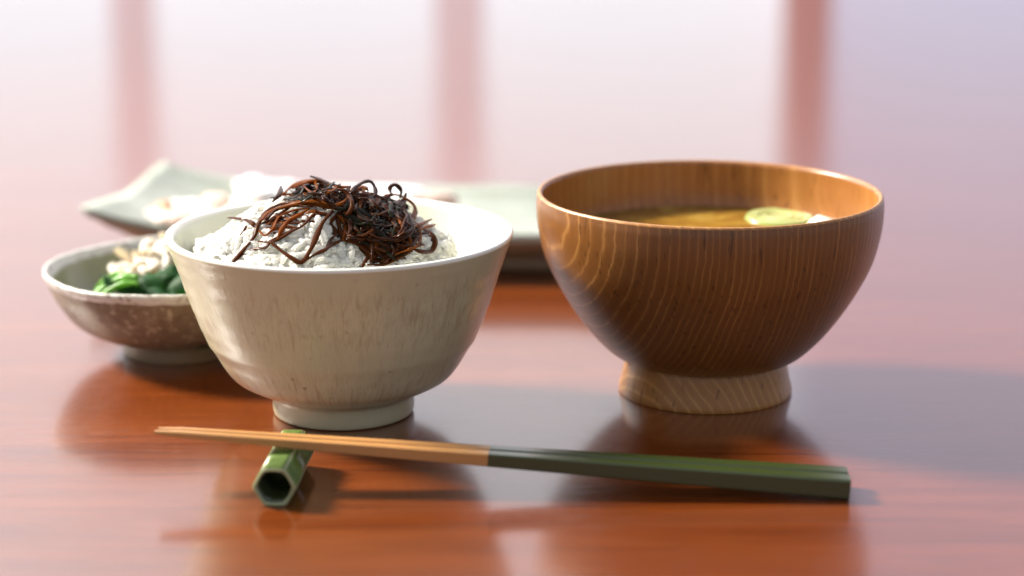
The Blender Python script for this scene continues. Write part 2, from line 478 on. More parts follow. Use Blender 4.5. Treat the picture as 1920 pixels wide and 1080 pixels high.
# ------------------------------------------------------------------ rice bowl
RB = Vector((-0.0594, 0.721, 0.0)); RH = 0.0637
rice_prof_out = [(0.0270, 0.0092), (0.0305, 0.0102), (0.0386, 0.0150), (0.0438, 0.0228), (0.0486, 0.0318), (0.0524, 0.0420), (0.0557, 0.0523), (0.0587, 0.0611), (0.0598, 0.0641)]
def build_rice_bowl():
    t = empty('rice_bowl', RB, 'cream glazed ceramic rice bowl with brown brush streaks, heaped with rice', 'bowl')
    def wob(r, z, a, i):
        n = mnoise.noise(Vector((math.cos(a) * 1.2, math.sin(a) * 1.2, z * 40)))
        n2 = mnoise.noise(Vector((math.cos(a) * 3, math.sin(a) * 3, z * 160 + 7)))
        return r * (1 + 0.006 * n + 0.0022 * n2), z + 0.0005 * n * (z / RH)
    out = resample(rice_prof_out, 6)
    # soft throwing ridge half way
    out = [(r + 0.00022 * math.exp(-((z - 0.0275) / 0.0022) ** 2) + 0.00004 * math.sin(z * 1900) + 0.00006 * math.sin(z * 930 + 1), z) for r, z in out]
    rim = [(0.0598, 0.0648), (0.0593, 0.0653), (0.0585, 0.0654), (0.0576, 0.0651), (0.0567, 0.0643)]
    inn = resample([(0.0567, 0.0643), (0.0542, 0.0560), (0.0511, 0.0460), (0.0466, 0.0340), (0.0398, 0.0230), (0.0290, 0.0150), (0.0150, 0.0120), (0.0, 0.0115)], 5)[1:]
    base = [(0.0, 0.0085), (0.020, 0.0085)]
    prof = base + out + rim + inn
    mats = []
    for i in range(len(prof) - 1):
        if i < len(base) + len(out) - 1: mats.append(0)
        elif i < len(base) + len(out) + len(rim) - 1: mats.append(1)
        else: mats.append(2)
    link('bowl_wall', lathe(prof, 160, wob, mats), [M_CREAM, M_CREAM_RIM, M_CREAM_IN], t)
    fp = [(0.0268, 0.0095), (0.0252, 0.0075), (0.0248, 0.0060), (0.0249, 0.0030), (0.0246, 0.0010), (0.0238, 0.0002), (0.0215, 0.0), (0.0200, 0.0010), (0.0195, 0.0040), (0.0190, 0.0088)]
    fp = resample(fp, 3)
    link('foot_ring', lathe(fp, 128, lambda r, z, a, i: (r * (1 + 0.004 * mnoise.noise(Vector((math.cos(a) * 2, math.sin(a) * 2, 3)))), z)), M_CREAM, t)
    return t
build_rice_bowl()

# ------------------------------------------------------------------ rice
def inner_r(z):
    pts = [(0.0567, 0.0643), (0.0542, 0.0560), (0.0511, 0.0460), (0.0466, 0.0340), (0.0398, 0.0230), (0.0290, 0.0150), (0.0150, 0.0120)]
    for (r1, z1), (r0, z0) in zip(pts, pts[1:]):
        if z >= z0: return r0 + (r1 - r0) * min(1, (z - z0) / (z1 - z0))
    return 0.0
def rice_h(x, y):
    """height of the heap over the bowl axis, x y relative to the bowl centre"""
    cx, cy = -0.006, 0.000
    dx, dy = x - cx, y - cy
    rx = 0.0465 if dx < 0 else 0.0475
    q = math.sqrt((dx / rx) ** 2 + (dy / 0.049) ** 2)
    n = mnoise.noise(Vector((x * 70 + 3, y * 70, 1.3))) * 0.0042 + mnoise.noise(Vector((x * 150, y * 150, 5))) * 0.0020
    h = 0.0768 - 0.0205 * q ** 1.8
    if q > 0.93: h -= (q - 0.93) * 0.16
    # hollow in front on the right
    h -= 0.003 * math.exp(-(((x - 0.012) / 0.012) ** 2 + ((y + 0.03) / 0.012) ** 2))
    return h + n * (0.5 + 0.5 * min(1, q))
grain_me = None
def build_rice():
    t = empty('rice_heap', RB + Vector((0, 0, 0.012)), 'heap of steamed white rice filling the cream ceramic bowl', 'rice')
    off = RB + Vector((0, 0, 0.012))
    # sticky core
    verts, faces = [], []
    NR, NA = 44, 120
    verts.append((0, 0, rice_h(0, 0) - 0.0022 - 0.012))
    for i in range(1, NR + 1):
        q = i / NR
        for k in range(NA):
            a = 2 * math.pi * k / NA
            rr = 0.0535 * q
            x, y = rr * math.cos(a), rr * math.sin(a)
            z = rice_h(x, y) - 0.0003
            if z < 0.030: z = 0.030
            lim = inner_r(z) - 0.0006
            if rr > lim:
                x *= lim / rr; y *= lim / rr
            verts.append((x, y, z - 0.012))
    for k in range(NA): faces.append((0, 1 + k, 1 + (k + 1) % NA))
    for i in range(NR - 1):
        for k in range(NA):
            a = 1 + i * NA; b = a + NA; k2 = (k + 1) % NA
            faces.append((a + k, b + k, b + k2, a + k2))
    link('packed_rice', mesh('packed_rice', verts, faces), M_RICE, t)
    # grains
    gms = []
    for g in range(4):
        bm = bmesh.new()
        L = 0.0025; w = 0.00100
        path = [Vector((-L, 0, 0)), Vector((-L * 0.8, 0, 0)), Vector((-L * 0.3, 0, 0.0002 * g)), Vector((L * 0.3, 0, 0.0002 * g)), Vector((L * 0.8, 0, 0)), Vector((L, 0, 0))]
        tube_bm(bm, path, [w * 0.35, w * 0.78, w, w * 0.98, w * 0.7, w * 0.3], 7, 0.82)
        me = bm_mesh(bm, 'rice_grain')
        me.materials.append(M_RICE)
        for p in me.polygons: p.use_smooth = True
        gms.append(me)
    rnd = random.Random(5)
    cand = []
    tries = 0
    while len(cand) < 2900 and tries < 40000:
        tries += 1
        a = rnd.uniform(0, 2 * math.pi); rr = 0.0515 * math.sqrt(rnd.random())
        x, y = rr * math.cos(a), rr * math.sin(a)
        z = rice_h(x, y)
        if z < 0.036: continue
        z += rnd.uniform(-0.0008, 0.0005)
        if math.hypot(x, y) > inner_r(z) - 0.0022: continue
        e = 0.0015
        nrm = Vector((-(rice_h(x + e, y) - rice_h(x - e, y)) / (2 * e), -(rice_h(x, y + e) - rice_h(x, y - e)) / (2 * e), 1)).normalized()
        tang = nrm.orthogonal().normalized()
        tang = Matrix.Rotation(rnd.uniform(0, 6.28), 3, nrm) @ tang
        tang = (tang + nrm * rnd.uniform(-0.45, 0.45)).normalized()
        q = tang.to_track_quat('X', 'Z')
        vis = (1.0 if y < 0.02 else 0.0) + (1.0 if abs(x + 0.006) > 0.02 else 0.0) - y * 12 + (1.5 if rr > 0.034 and y < 0.03 else 0.0)
        cand.append((vis, Vector((x, y, z - 0.012)), q, rnd.uniform(0.85, 1.15)))
    cand.sort(key=lambda c: -c[0])
    for i, (v, p, q, s) in enumerate(cand[:290]):
        o = bpy.data.objects.new('rice_grain', gms[i % 4]); COL.objects.link(o)
        o.parent = t; o.location = p; o.rotation_mode = 'QUATERNION'; o.rotation_quaternion = q; o.scale = (s, s, s)
    verts, faces = [], []
    for i, (v, p, q, s) in enumerate(cand[290:]):
        me = gms[i % 4]; b = len(verts)
        m = Matrix.Translation(p) @ q.to_matrix().to_4x4() @ Matrix.Scale(s, 4)
        verts += [m @ vv.co for vv in me.vertices]
        faces += [tuple(b + k for k in pl.vertices) for pl in me.polygons]
    o = link('loose_rice', mesh('loose_rice', verts, faces), M_RICE, t); o['kind'] = 'stuff'
build_rice()

# ------------------------------------------------------------------ kelp topping: strands laid over the heap
def on_heap(px, py, lift=0.001):
    d = ray(px, py); d = d / d.y
    o = Vector((0, 0, CAM_H))
    y = RB.y - 0.052
    best = None
    while y < RB.y + 0.052:
        p = o + d * y
        g = p.z - (rice_h(p.x - RB.x, p.y - RB.y) + lift)
        if g <= 0: return p
        if best is None or g < best[0]: best = (g, p)
        y += 0.0005
    return best[1]
ZS = 1920 / 440.0
def zp(x, y): return (420 + x / ZS, 320 + y / ZS)
PRIMARY = [
    (1, 0.00085, 1.0, [(40, 385), (150, 395), (235, 430), (262, 480)]),
    (1, 0.0005, 1.0, [(192, 450), (150, 500), (115, 545)]),
    (1, 0.0009, 1.5, [(690, 235), (480, 270), (350, 330), (280, 430), (245, 530), (200, 610), (130, 690), (50, 765), (8, 752)]),
    (1, 0.0007, 1.2, [(52, 765), (150, 682), (250, 645), (340, 630), (380, 580), (470, 530), (560, 470)]),
    (1, 0.00092, 2.0, [(372, 570), (440, 630), (530, 700), (640, 745), (700, 660), (740, 580), (780, 480), (830, 400), (890, 330)]),
    (1, 0.00085, 1.4, [(650, 752), (740, 690), (830, 640), (900, 600), (965, 560), (945, 480), (930, 400), (960, 330)]),
    (1, 0.0007, 1.4, [(828, 655), (870, 570), (910, 490), (880, 430), (930, 350)]),
    (1, 0.0008, 1.4, [(285, 575), (370, 580), (450, 560), (550, 500), (640, 450), (700, 400), (760, 330)]),
    (2, 0.0008, 1.6, [(430, 570), (460, 500), (520, 420), (600, 370), (690, 310)]),
    (2, 0.0008, 1.6, [(285, 495), (340, 530), (400, 480), (420, 420), (470, 370), (570, 320), (700, 300)]),
    (2, 0.0011, 2.4, [(300, 420), (370, 340), (500, 290), (650, 258), (800, 280), (965, 310)]),
    (2, 0.0013, 2.8, [(560, 270), (680, 250), (800, 262), (930, 290)]),
    (1, 0.0010, 2.5, [(350, 400), (420, 320), (560, 280), (720, 290)]),
    (2, 0.0010, 3.4, [(475, 195), (560, 122), (700, 85), (830, 105), (960, 135), (1045, 132)]),
    (2, 0.0010, 3.0, [(560, 150), (650, 100), (780, 95), (870, 130)]),
    (0, 0.0009, 3.0, [(465, 122), (455, 190), (400, 250)]),
    (0, 0.0006, 3.0, [(380, 225), (430, 220), (470, 200)]),
    (0, 0.0008, 4.2, [(705, 52), (760, 60), (850, 100), (950, 132)]),
    (0, 0.0009, 4.0, [(1040, 190), (1080, 132), (1190, 90), (1240, 150), (1225, 225)]),
    (2, 0.0009, 3.0, [(1050, 190), (1110, 150), (1150, 180), (1090, 230)]),
    (2, 0.0010, 3.0, [(1060, 170), (1130, 130), (1170, 160)]),
    (0, 0.0008, 3.0, [(1370, 205), (1358, 152), (1400, 118), (1452, 160), (1442, 225)]),
    (2, 0.0008, 2.5, [(1320, 200), (1400, 190), (1470, 215), (1480, 260)]),
    (2, 0.0010, 2.4, [(1480, 230), (1550, 270), (1572, 330), (1540, 392)]),
    (1, 0.0009, 1.8, [(1465, 300), (1500, 380), (1522, 450)]),
    (1, 0.0011, 1.8, [(1640, 480), (1700, 520), (1722, 590), (1690, 662), (1600, 665), (1550, 640)]),
    (2, 0.0009, 1.8, [(1540, 470), (1620, 430), (1695, 398)]),
    (2, 0.0008, 1.8, [(1580, 490), (1660, 460), (1732, 440)]),
    (1, 0.0008, 1.2, [(1130, 795), (1165, 720), (1212, 620)]),
    (1, 0.0008, 1.4, [(1170, 770), (1300, 765), (1400, 725), (1530, 655), (1610, 590)]),
    (1, 0.0012, 1.6, [(960, 545), (1080, 590), (1150, 640), (1240, 690)]),
    (2, 0.0008, 2.0, [(1130, 540), (1200, 570), (1290, 620)]),
    (3, 0.0018, 2.6, [(960, 260), (1080, 330), (1250, 400), (1400, 470)]),
    (3, 0.0016, 2.6, [(980, 360), (1120, 420), (1260, 500), (1360, 600)]),
    (3, 0.0016, 2.2, [(1250, 480), (1400, 520), (1520, 530), (1600, 560)]),
    (2, 0.0009, 2.0, [(930, 360), (990, 420), (1000, 500), (970, 560)]),
    (2, 0.0010, 2.0, [(980, 340), (1050, 380), (1100, 470), (1060, 540)]),
]
POLY = [(470, 210), (560, 130), (720, 90), (960, 150), (1230, 180), (1490, 230), (1540, 420), (1640, 500), (1600, 620), (1400, 730), (1190, 765), (1100, 610), (960, 520), (950, 340), (700, 250), (520, 285)]
def inside(p, poly):
    x, y = p; c = False; j = len(poly) - 1
    for i in range(len(poly)):
        xi, yi = poly[i]; xj, yj = poly[j]
        if (yi > y) != (yj > y) and x < (xj - xi) * (y - yi) / (yj - yi) + xi: c = not c
        j = i
    return c
def build_kelp():
    base = RB + Vector((0, 0, 0.07))
    t = empty('kelp_topping', base, 'tangle of glossy dark brown simmered kelp strands on the rice', 'kelp topping')
    rnd = random.Random(21)
    def strand(pts3, r, flat, mi, sub=4, twist=None):
        path = catmull(pts3, sub)
        n = len(path); rnd_w = rnd.uniform(0.5, 1.1)
        rad = [r * (0.55 + 0.45 * min(1, 4 * min(i, n - 1 - i) / max(1, n - 1)) ) * (1 + 0.2 * math.sin(i * rnd_w + r * 9e4)) for i in range(n)]
        bm = bmesh.new()
        tube_bm(bm, [p - base for p in path], rad, 6, flat, rnd.uniform(-0.4, 0.4) if twist is None else twist, Vector((0.05, -0.45, 0.89)))
        return link('strand', bm_mesh(bm, 'strand'), M_KELP[mi], t)
    for mi, r, lift, pts in PRIMARY:
        n = len(pts)
        P = []
        for i, q in enumerate(pts):
            p = on_heap(*zp(*q), lift=0.0006 + 0.0011 * lift)
            P.append(p + Vector((rnd.uniform(-1, 1), 0, rnd.uniform(-1, 1))) * 0.00025)
        strand(P, r, 0.5 if r < 0.0013 else 0.28, mi)
    # the dense tangle
    count = 0
    while count < 232:
        p = (rnd.uniform(430, 1700), rnd.uniform(80, 780))
        if not inside(p, POLY): continue
        right = p[0] > 950
        ang = rnd.gauss(0.45, 0.75) if right else rnd.gauss(-0.05, 0.5)
        L = rnd.uniform(110, 380); k = rnd.gauss(0, 0.0035)
        steps = 5
        pts = []; x, y = p; a = ang
        ok = True
        for s in range(steps + 1):
            pts.append((x, y))
            x += math.cos(a) * L / steps; y += math.sin(a) * L / steps
            a += k * L / steps * 1.6 + rnd.gauss(0, 0.20)
        ins = sum(inside(q, POLY) for q in pts)
        if ins < steps - 0: continue
        lift0 = abs(rnd.gauss(0.0018, 0.0016)) + 0.0004
        if p[0] < 1150 and p[1] < 230: lift0 += 0.0012
        P = []
        bow = rnd.uniform(0.0, 0.0012)
        for i, q in enumerate(pts):
            P.append(on_heap(*zp(*q), lift=lift0 + bow * math.sin(math.pi * i / steps) + rnd.uniform(-0.0003, 0.0003)))
        u = rnd.random()
        mi = 0 if u < 0.40 else 1 if u < 0.68 else 2 if u < 0.84 else 3
        strand(P, (rnd.choice([0.0004, 0.0005, 0.0006, 0.0007, 0.0009]) if mi != 2 else rnd.choice([0.0004, 0.0005, 0.0006])), rnd.choice([0.25, 0.35, 0.45]), mi, 3)
        count += 1
    # thin amber strands fanning over the left of the heap
    FAN = [(285, 440), (370, 335), (560, 272), (760, 285), (900, 335), (830, 420), (640, 440), (470, 530), (320, 545)]
    count = 0
    while count < 28:
        p = (rnd.uniform(285, 900), rnd.uniform(270, 545))
        if not inside(p, FAN): continue
        a = rnd.gauss(-0.55, 0.3); L = rnd.uniform(120, 330)
        pts = [(p[0] + math.cos(a + 0.25 * i) * L * i / 4, p[1] + math.sin(a + 0.12 * i) * L * i / 4 + rnd.uniform(-9, 9)) for i in range(5)]
        if sum(inside(q, FAN) for q in pts) < 4: continue
        lf = rnd.uniform(0.0006, 0.0022)
        strand([on_heap(*zp(*q), lift=lf) for q in pts], rnd.choice([0.0004, 0.0005, 0.0007]), 0.35, rnd.choice([1, 1, 2, 0]), 3)
        count += 1
    # finer shreds matted underneath
    bm = bmesh.new()
    n = 0
    while n < 420:
        p = (rnd.uniform(430, 1700), rnd.uniform(80, 780))
        if not inside(p, POLY): continue
        a = rnd.gauss(0.45, 0.5) if p[0] > 950 else rnd.gauss(-0.05, 0.4)
        L = rnd.uniform(80, 220)
        pts = [(p[0] + math.cos(a) * L * i / 3, p[1] + math.sin(a) * L * i / 3 + rnd.uniform(-12, 12)) for i in range(4)]
        if not all(inside(q, POLY) for q in pts): continue
        lf = rnd.uniform(0.0001, 0.0016)
        path = [on_heap(*zp(*q), lift=lf + rnd.uniform(-0.0002, 0.0004)) - base for q in pts]
        f0 = len(bm.faces)
        tube_bm(bm, catmull(path, 2), rnd.uniform(0.0005, 0.0011), 5, 0.35, rnd.uniform(-0.6, 0.6), Vector((0.05, -0.45, 0.89)))
        bm.faces.ensure_lookup_table()
        m = rnd.choice([0, 0, 1, 3])
        for f in bm.faces[f0:]: f.material_index = m
        n += 1
    o = link('fine_shreds', bm_mesh(bm, 'shreds'), M_KELP, t); o['kind'] = 'stuff'
build_kelp()

# ------------------------------------------------------------------ wooden soup bowl
WB = Vector((0.0705, 0.7475, 0.0)); WH = 0.0726
wood_out = [(0.0262, 0.0128), (0.0305, 0.0134), (0.0352, 0.0158), (0.0417, 0.0222), (0.0478, 0.0302), (0.0538, 0.0400), (0.0586, 0.0502), (0.0612, 0.0610), (0.0618, 0.0690), (0.0615, 0.0729)]
wood_in = [(0.0595, 0.0727), (0.0594, 0.0665), (0.0584, 0.0580), (0.0545, 0.0480), (0.0490, 0.0360), (0.0400, 0.0240), (0.0250, 0.0170), (0.0, 0.0155)]
def build_wood_bowl():
    t = empty('soup_bowl', WB, 'turned brown wooden soup bowl with striped grain and flared foot', 'bowl')
    out = resample(wood_out, 6)
    rim = [(0.0612, 0.0735), (0.0606, 0.0737), (0.0600, 0.0734)]
    inn = resample(wood_in, 6)
    prof = [(0.0, 0.0125)] + out + rim + inn
    mats = [0 if i < len(out) else (1 if i < len(out) + len(rim) else 2) for i in range(len(prof) - 1)]
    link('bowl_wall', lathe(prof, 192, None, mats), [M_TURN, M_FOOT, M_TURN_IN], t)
    fp = resample([(0.0280, 0.0140), (0.0290, 0.0122), (0.0296, 0.0095), (0.0303, 0.0060), (0.0313, 0.0020), (0.0314, 0.0006), (0.0308, 0.0), (0.0260, 0.0), (0.0250, 0.0010), (0.0240, 0.0124)], 4)
    link('foot', lathe(fp, 160), M_FOOT, t)
    return t
build_wood_bowl()

SOUP_Z = 0.0556
def build_soup():
    r = 0.0577
    prof = [(0.0, SOUP_Z)] + [(r * i / 24, SOUP_Z) for i in range(1, 24)] + [(r - 0.0004, SOUP_Z + 0.0001), (r, SOUP_Z + 0.0006)] + [(0.0555, 0.0505), (0.0500, 0.0390), (0.0, 0.0360)]
    me = lathe([(a, b - SOUP_Z) for a, b in prof], 128)
    o = link('miso_soup', me, M_SOUP); o.location = WB + Vector((0, 0, SOUP_Z))
    tag(o, 'amber brown miso soup filling the wooden bowl below its rim', 'soup')
    # two round pale green slices
    def slice_(loc, r, tilt, label, rz):
        t = empty('vegetable_slice', loc, label, 'vegetable', None, rz)
        t.rotation_euler = (tilt[0], tilt[1], rz)
        pr = resample([(0.0, 0.0018), (r * 0.5, 0.0020), (r * 0.86, 0.0021), (r * 0.9, 0.0018), (r * 0.9, -0.0012), (0.0, -0.0014)], 4)
        link('flesh', lathe(pr, 48), M_LEEK, t)
        pr = [(r * 0.90, 0.0019), (r * 0.96, 0.0022), (r, 0.0012), (r, -0.0010), (r * 0.9, -0.0014), (r * 0.9, 0.0019)]
        link('skin', lathe(pr, 48), M_LEEK_D, t)
        for q in (0.35, 0.62):
            pr = [(r * q, 0.0019), (r * (q + 0.03), 0.00245), (r * (q + 0.07), 0.0019)]
            link('ring', lathe(pr, 48), M_LEEK_D if q > 0.5 else M_LEEK, t)
    slice_(WB + Vector((0.0300, 0.0375, SOUP_Z - 0.0010)), 0.0128, (R(1.5), R(-1)), 'small pale green vegetable slice floating in the miso soup', 0.3)
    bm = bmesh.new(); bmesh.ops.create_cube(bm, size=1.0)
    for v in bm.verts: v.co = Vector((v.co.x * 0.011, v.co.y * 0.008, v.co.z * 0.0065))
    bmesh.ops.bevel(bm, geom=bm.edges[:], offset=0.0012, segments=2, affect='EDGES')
    o = link('white_cube', bm_mesh(bm), M_WHITE_PIECE); o.location = WB + Vector((0.0455, 0.0265, SOUP_Z - 0.0012)); o.rotation_euler = (R(6), R(8), R(-28))  # white patch at the soup's edge, built as a solid cube
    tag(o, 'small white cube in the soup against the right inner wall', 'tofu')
build_soup()

# ------------------------------------------------------------------ small side dish
SD = Vector((-0.1298, 0.8006, 0.0)); SH = 0.0343
def build_dish():
    t = empty('side_dish', SD, 'small brown speckled clay dish with white chipped rim, holding greens', 'dish')
    def wob(r, z, a, i):
        k = z / SH
        n = mnoise.noise(Vector((math.cos(a) * 1.1 + 4, math.sin(a) * 1.1, 0.5)))
        n2 = mnoise.noise(Vector((math.cos(a) * 9, math.sin(a) * 9, z * 60)))
        return r * (1 + 0.02 * n * k + 0.006 * n2), z + 0.0022 * n * k * k + 0.0004 * n2
    out = resample([(0.0215, 0.0064), (0.0265, 0.0072), (0.0330, 0.0098), (0.0392, 0.0138), (0.0440, 0.0200), (0.0474, 0.0262), (0.0490, 0.0310)], 5)
    inn = resample([(0.0468, 0.0312), (0.0445, 0.0255), (0.0395, 0.0180), (0.0310, 0.0120), (0.0150, 0.0098), (0.0, 0.0095)], 5)
    prof = [(0.0, 0.0062)] + out
    mats = [0] * (len(prof) - 1)
    prof2 = prof + inn; mats = [0 if i < len(prof) else 1 for i in range(len(prof2) - 1)]
    link('dish_wall', lathe(prof2, 128, wob, mats), [M_CLAY, M_OLIVE], t)
    rimp = [(0.0489, 0.0305), (0.0496, 0.0318), (0.0502, 0.0332), (0.0502, 0.0342), (0.0496, 0.0346), (0.0488, 0.0341), (0.0480, 0.0328), (0.0467, 0.0309)]
    link('rim', lathe(rimp, 128, wob), M_RIMW, t)
    fp = resample([(0.0224, 0.0072), (0.0212, 0.0056), (0.0213, 0.0030), (0.0214, 0.0006), (0.0208, 0.0), (0.0170, 0.0), (0.0165, 0.0063)], 4)
    link('foot_ring', lathe(fp, 96), M_PALECLAY, t)
build_dish()

def leaf_mesh(rnd, L, Wd, crumple):
    """thin crumpled leaf with thickness"""
    nx, ny = 12, 7
    bm = bmesh.new()
    sx = rnd.uniform(0, 50)
    g = []
    for side in (1, -1):
        rows = []
        for i in range(nx):
            u = i / (nx - 1)
            w = Wd * math.sin(math.pi * (0.06 + 0.88 * u)) ** 0.7
            row = []
            for j in range(ny):
                v = j / (ny - 1) * 2 - 1
                x = (u - 0.5) * L; y = v * w
                z = mnoise.noise(Vector((x * 130 + sx, y * 130, 2))) * crumple + mnoise.noise(Vector((x * 300 + sx, y * 300, 9))) * crumple * 0.4
                z += -abs(v) ** 2 * w * 0.6 - (u - 0.5) ** 2 * L * 0.7
                row.append(bm.verts.new((x, y, z + side * 0.00025)))
            rows.append(row)
        g.append(rows)
    for rows, s in zip(g, (1, -1)):
        for i in range(nx - 1):
            for j in range(ny - 1):
                f = (rows[i][j], rows[i + 1][j], rows[i + 1][j + 1], rows[i][j + 1])
                bm.faces.new(f if s > 0 else tuple(reversed(f)))
    a, b = g
    def edge(p, q, r_, s_): bm.faces.new((p, q, r_, s_))
    for i in range(nx - 1):
        edge(a[i][0], b[i][0], b[i + 1][0], a[i + 1][0]); edge(a[i][-1], a[i + 1][-1], b[i + 1][-1], b[i][-1])
    for j in range(ny - 1):
        edge(a[0][j], a[0][j + 1], b[0][j + 1], b[0][j]); edge(a[-1][j], b[-1][j], b[-1][j + 1], a[-1][j + 1])
    return bm_mesh(bm, 'leaf')
def build_greens():
    rnd = random.Random(3)
    base = SD + Vector((0, 0, 0.010))
    t = empty('boiled_greens', base, 'heap of dark green boiled leaves with bright green stems in the clay dish', 'vegetable')
    # main body of the heap, a lumpy bundle
    verts, faces = [], []
    NA, NR = 48, 14
    verts.append((0.002, -0.004, 0.0235))
    for i in range(1, NR + 1):
        q = i / NR
        for k in range(NA):
            a = 2 * math.pi * k / NA
            x = 0.004 + 0.031 * q * math.cos(a); y = -0.004 + 0.026 * q * math.sin(a)
            z = 0.0235 * (1 - q ** 2.2) - 0.001 + 0.0032 * mnoise.noise(Vector((x * 110, y * 110, 4))) * (1 - q * 0.5)
            verts.append((x, y, z))
    for k in range(NA): faces.append((0, 1 + k, 1 + (k + 1) % NA))
    for i in range(NR - 1):
        for k in range(NA):
            a = 1 + i * NA; b = a + NA; k2 = (k + 1) % NA
            faces.append((a + k, b + k, b + k2, a + k2))
    link('leaf_bundle', mesh('bundle', verts, faces), M_LEAF, t)
    for i in range(26):
        o = link('leaf', leaf_mesh(rnd, rnd.uniform(0.018, 0.032), rnd.uniform(0.005, 0.009), 0.004), M_LEAF, t)
        a = rnd.uniform(0, 6.28); q = rnd.uniform(0.1, 0.85)
        x = 0.004 + 0.029 * q * math.cos(a); y = -0.006 + 0.024 * q * math.sin(a)
        o.location = (x, y, 0.0235 * (1 - q ** 2.2) + 0.001)
        o.rotation_euler = (math.sin(a) * q * -0.9 + rnd.gauss(0, 0.3), math.cos(a) * q * 0.8 + rnd.gauss(0, 0.3), rnd.uniform(0, 6.28))
    for i in range(4):
        p0 = Vector((-0.030 + rnd.uniform(-0.003, 0.003), -0.008 + 0.010 * rnd.uniform(-1, 1), 0.012 + rnd.uniform(0, 0.003)))
        p3 = Vector((-0.014 + rnd.uniform(-0.004, 0.004), -0.010 + 0.012 * rnd.uniform(-1, 1), 0.0225 + rnd.uniform(-0.002, 0.002)))
        m1 = p0.lerp(p3, 0.35) + Vector((0, rnd.uniform(-0.002, 0.002), 0.0025)); m2 = p0.lerp(p3, 0.7) + Vector((0, rnd.uniform(-0.002, 0.002), 0.0022))
        bm = bmesh.new(); pth = catmull([p0, m1, m2, p3], 4)
        tube_bm(bm, pth, [0.0019 * (0.8 + 0.2 * math.sin(k)) for k in range(len(pth))], 7, 0.7)
        link('stem', bm_mesh(bm), M_LEAF_L, t)
    # pale flakes on top
    fb = SD + Vector((-0.004, 0.010, 0.0285))
    f = empty('pale_flakes', fb, 'pile of pale beige shaved flakes on top of the boiled greens', 'garnish')
    for i in range(70):
        o = link('flake', leaf_mesh(rnd, rnd.uniform(0.005, 0.011), rnd.uniform(0.0012, 0.0028), 0.0020), M_FLAKE, f)
        a = rnd.uniform(0, 6.28); q = math.sqrt(rnd.random())
        o.location = (0.024 * q * math.cos(a), 0.018 * q * math.sin(a), 0.0145 * (1 - q ** 1.5) + rnd.uniform(-0.002, 0.001))
        o.rotation_euler = (rnd.gauss(0, 0.5), rnd.gauss(0, 0.5), rnd.uniform(0, 6.28))
    verts, faces = [], []
    NA, NR = 28, 8
    verts.append((0, 0, 0.0128))
    for i in range(1, NR + 1):
        q = i / NR
        for k in range(NA):
            a = 2 * math.pi * k / NA
            x = 0.023 * q * math.cos(a); y = 0.017 * q * math.sin(a)
            verts.append((x, y, 0.0135 * (1 - q ** 1.6) - 0.004 * q + 0.0018 * mnoise.noise(Vector((x * 200, y * 200, 8)))))
    for k in range(NA): faces.append((0, 1 + k, 1 + (k + 1) % NA))
    for i in range(NR - 1):
        for k in range(NA):
            a = 1 + i * NA; b = a + NA; k2 = (k + 1) % NA
            faces.append((a + k, b + k, b + k2, a + k2))
    link('flake_mound', mesh('mound', verts, faces), M_FLAKE, f)
build_greens()

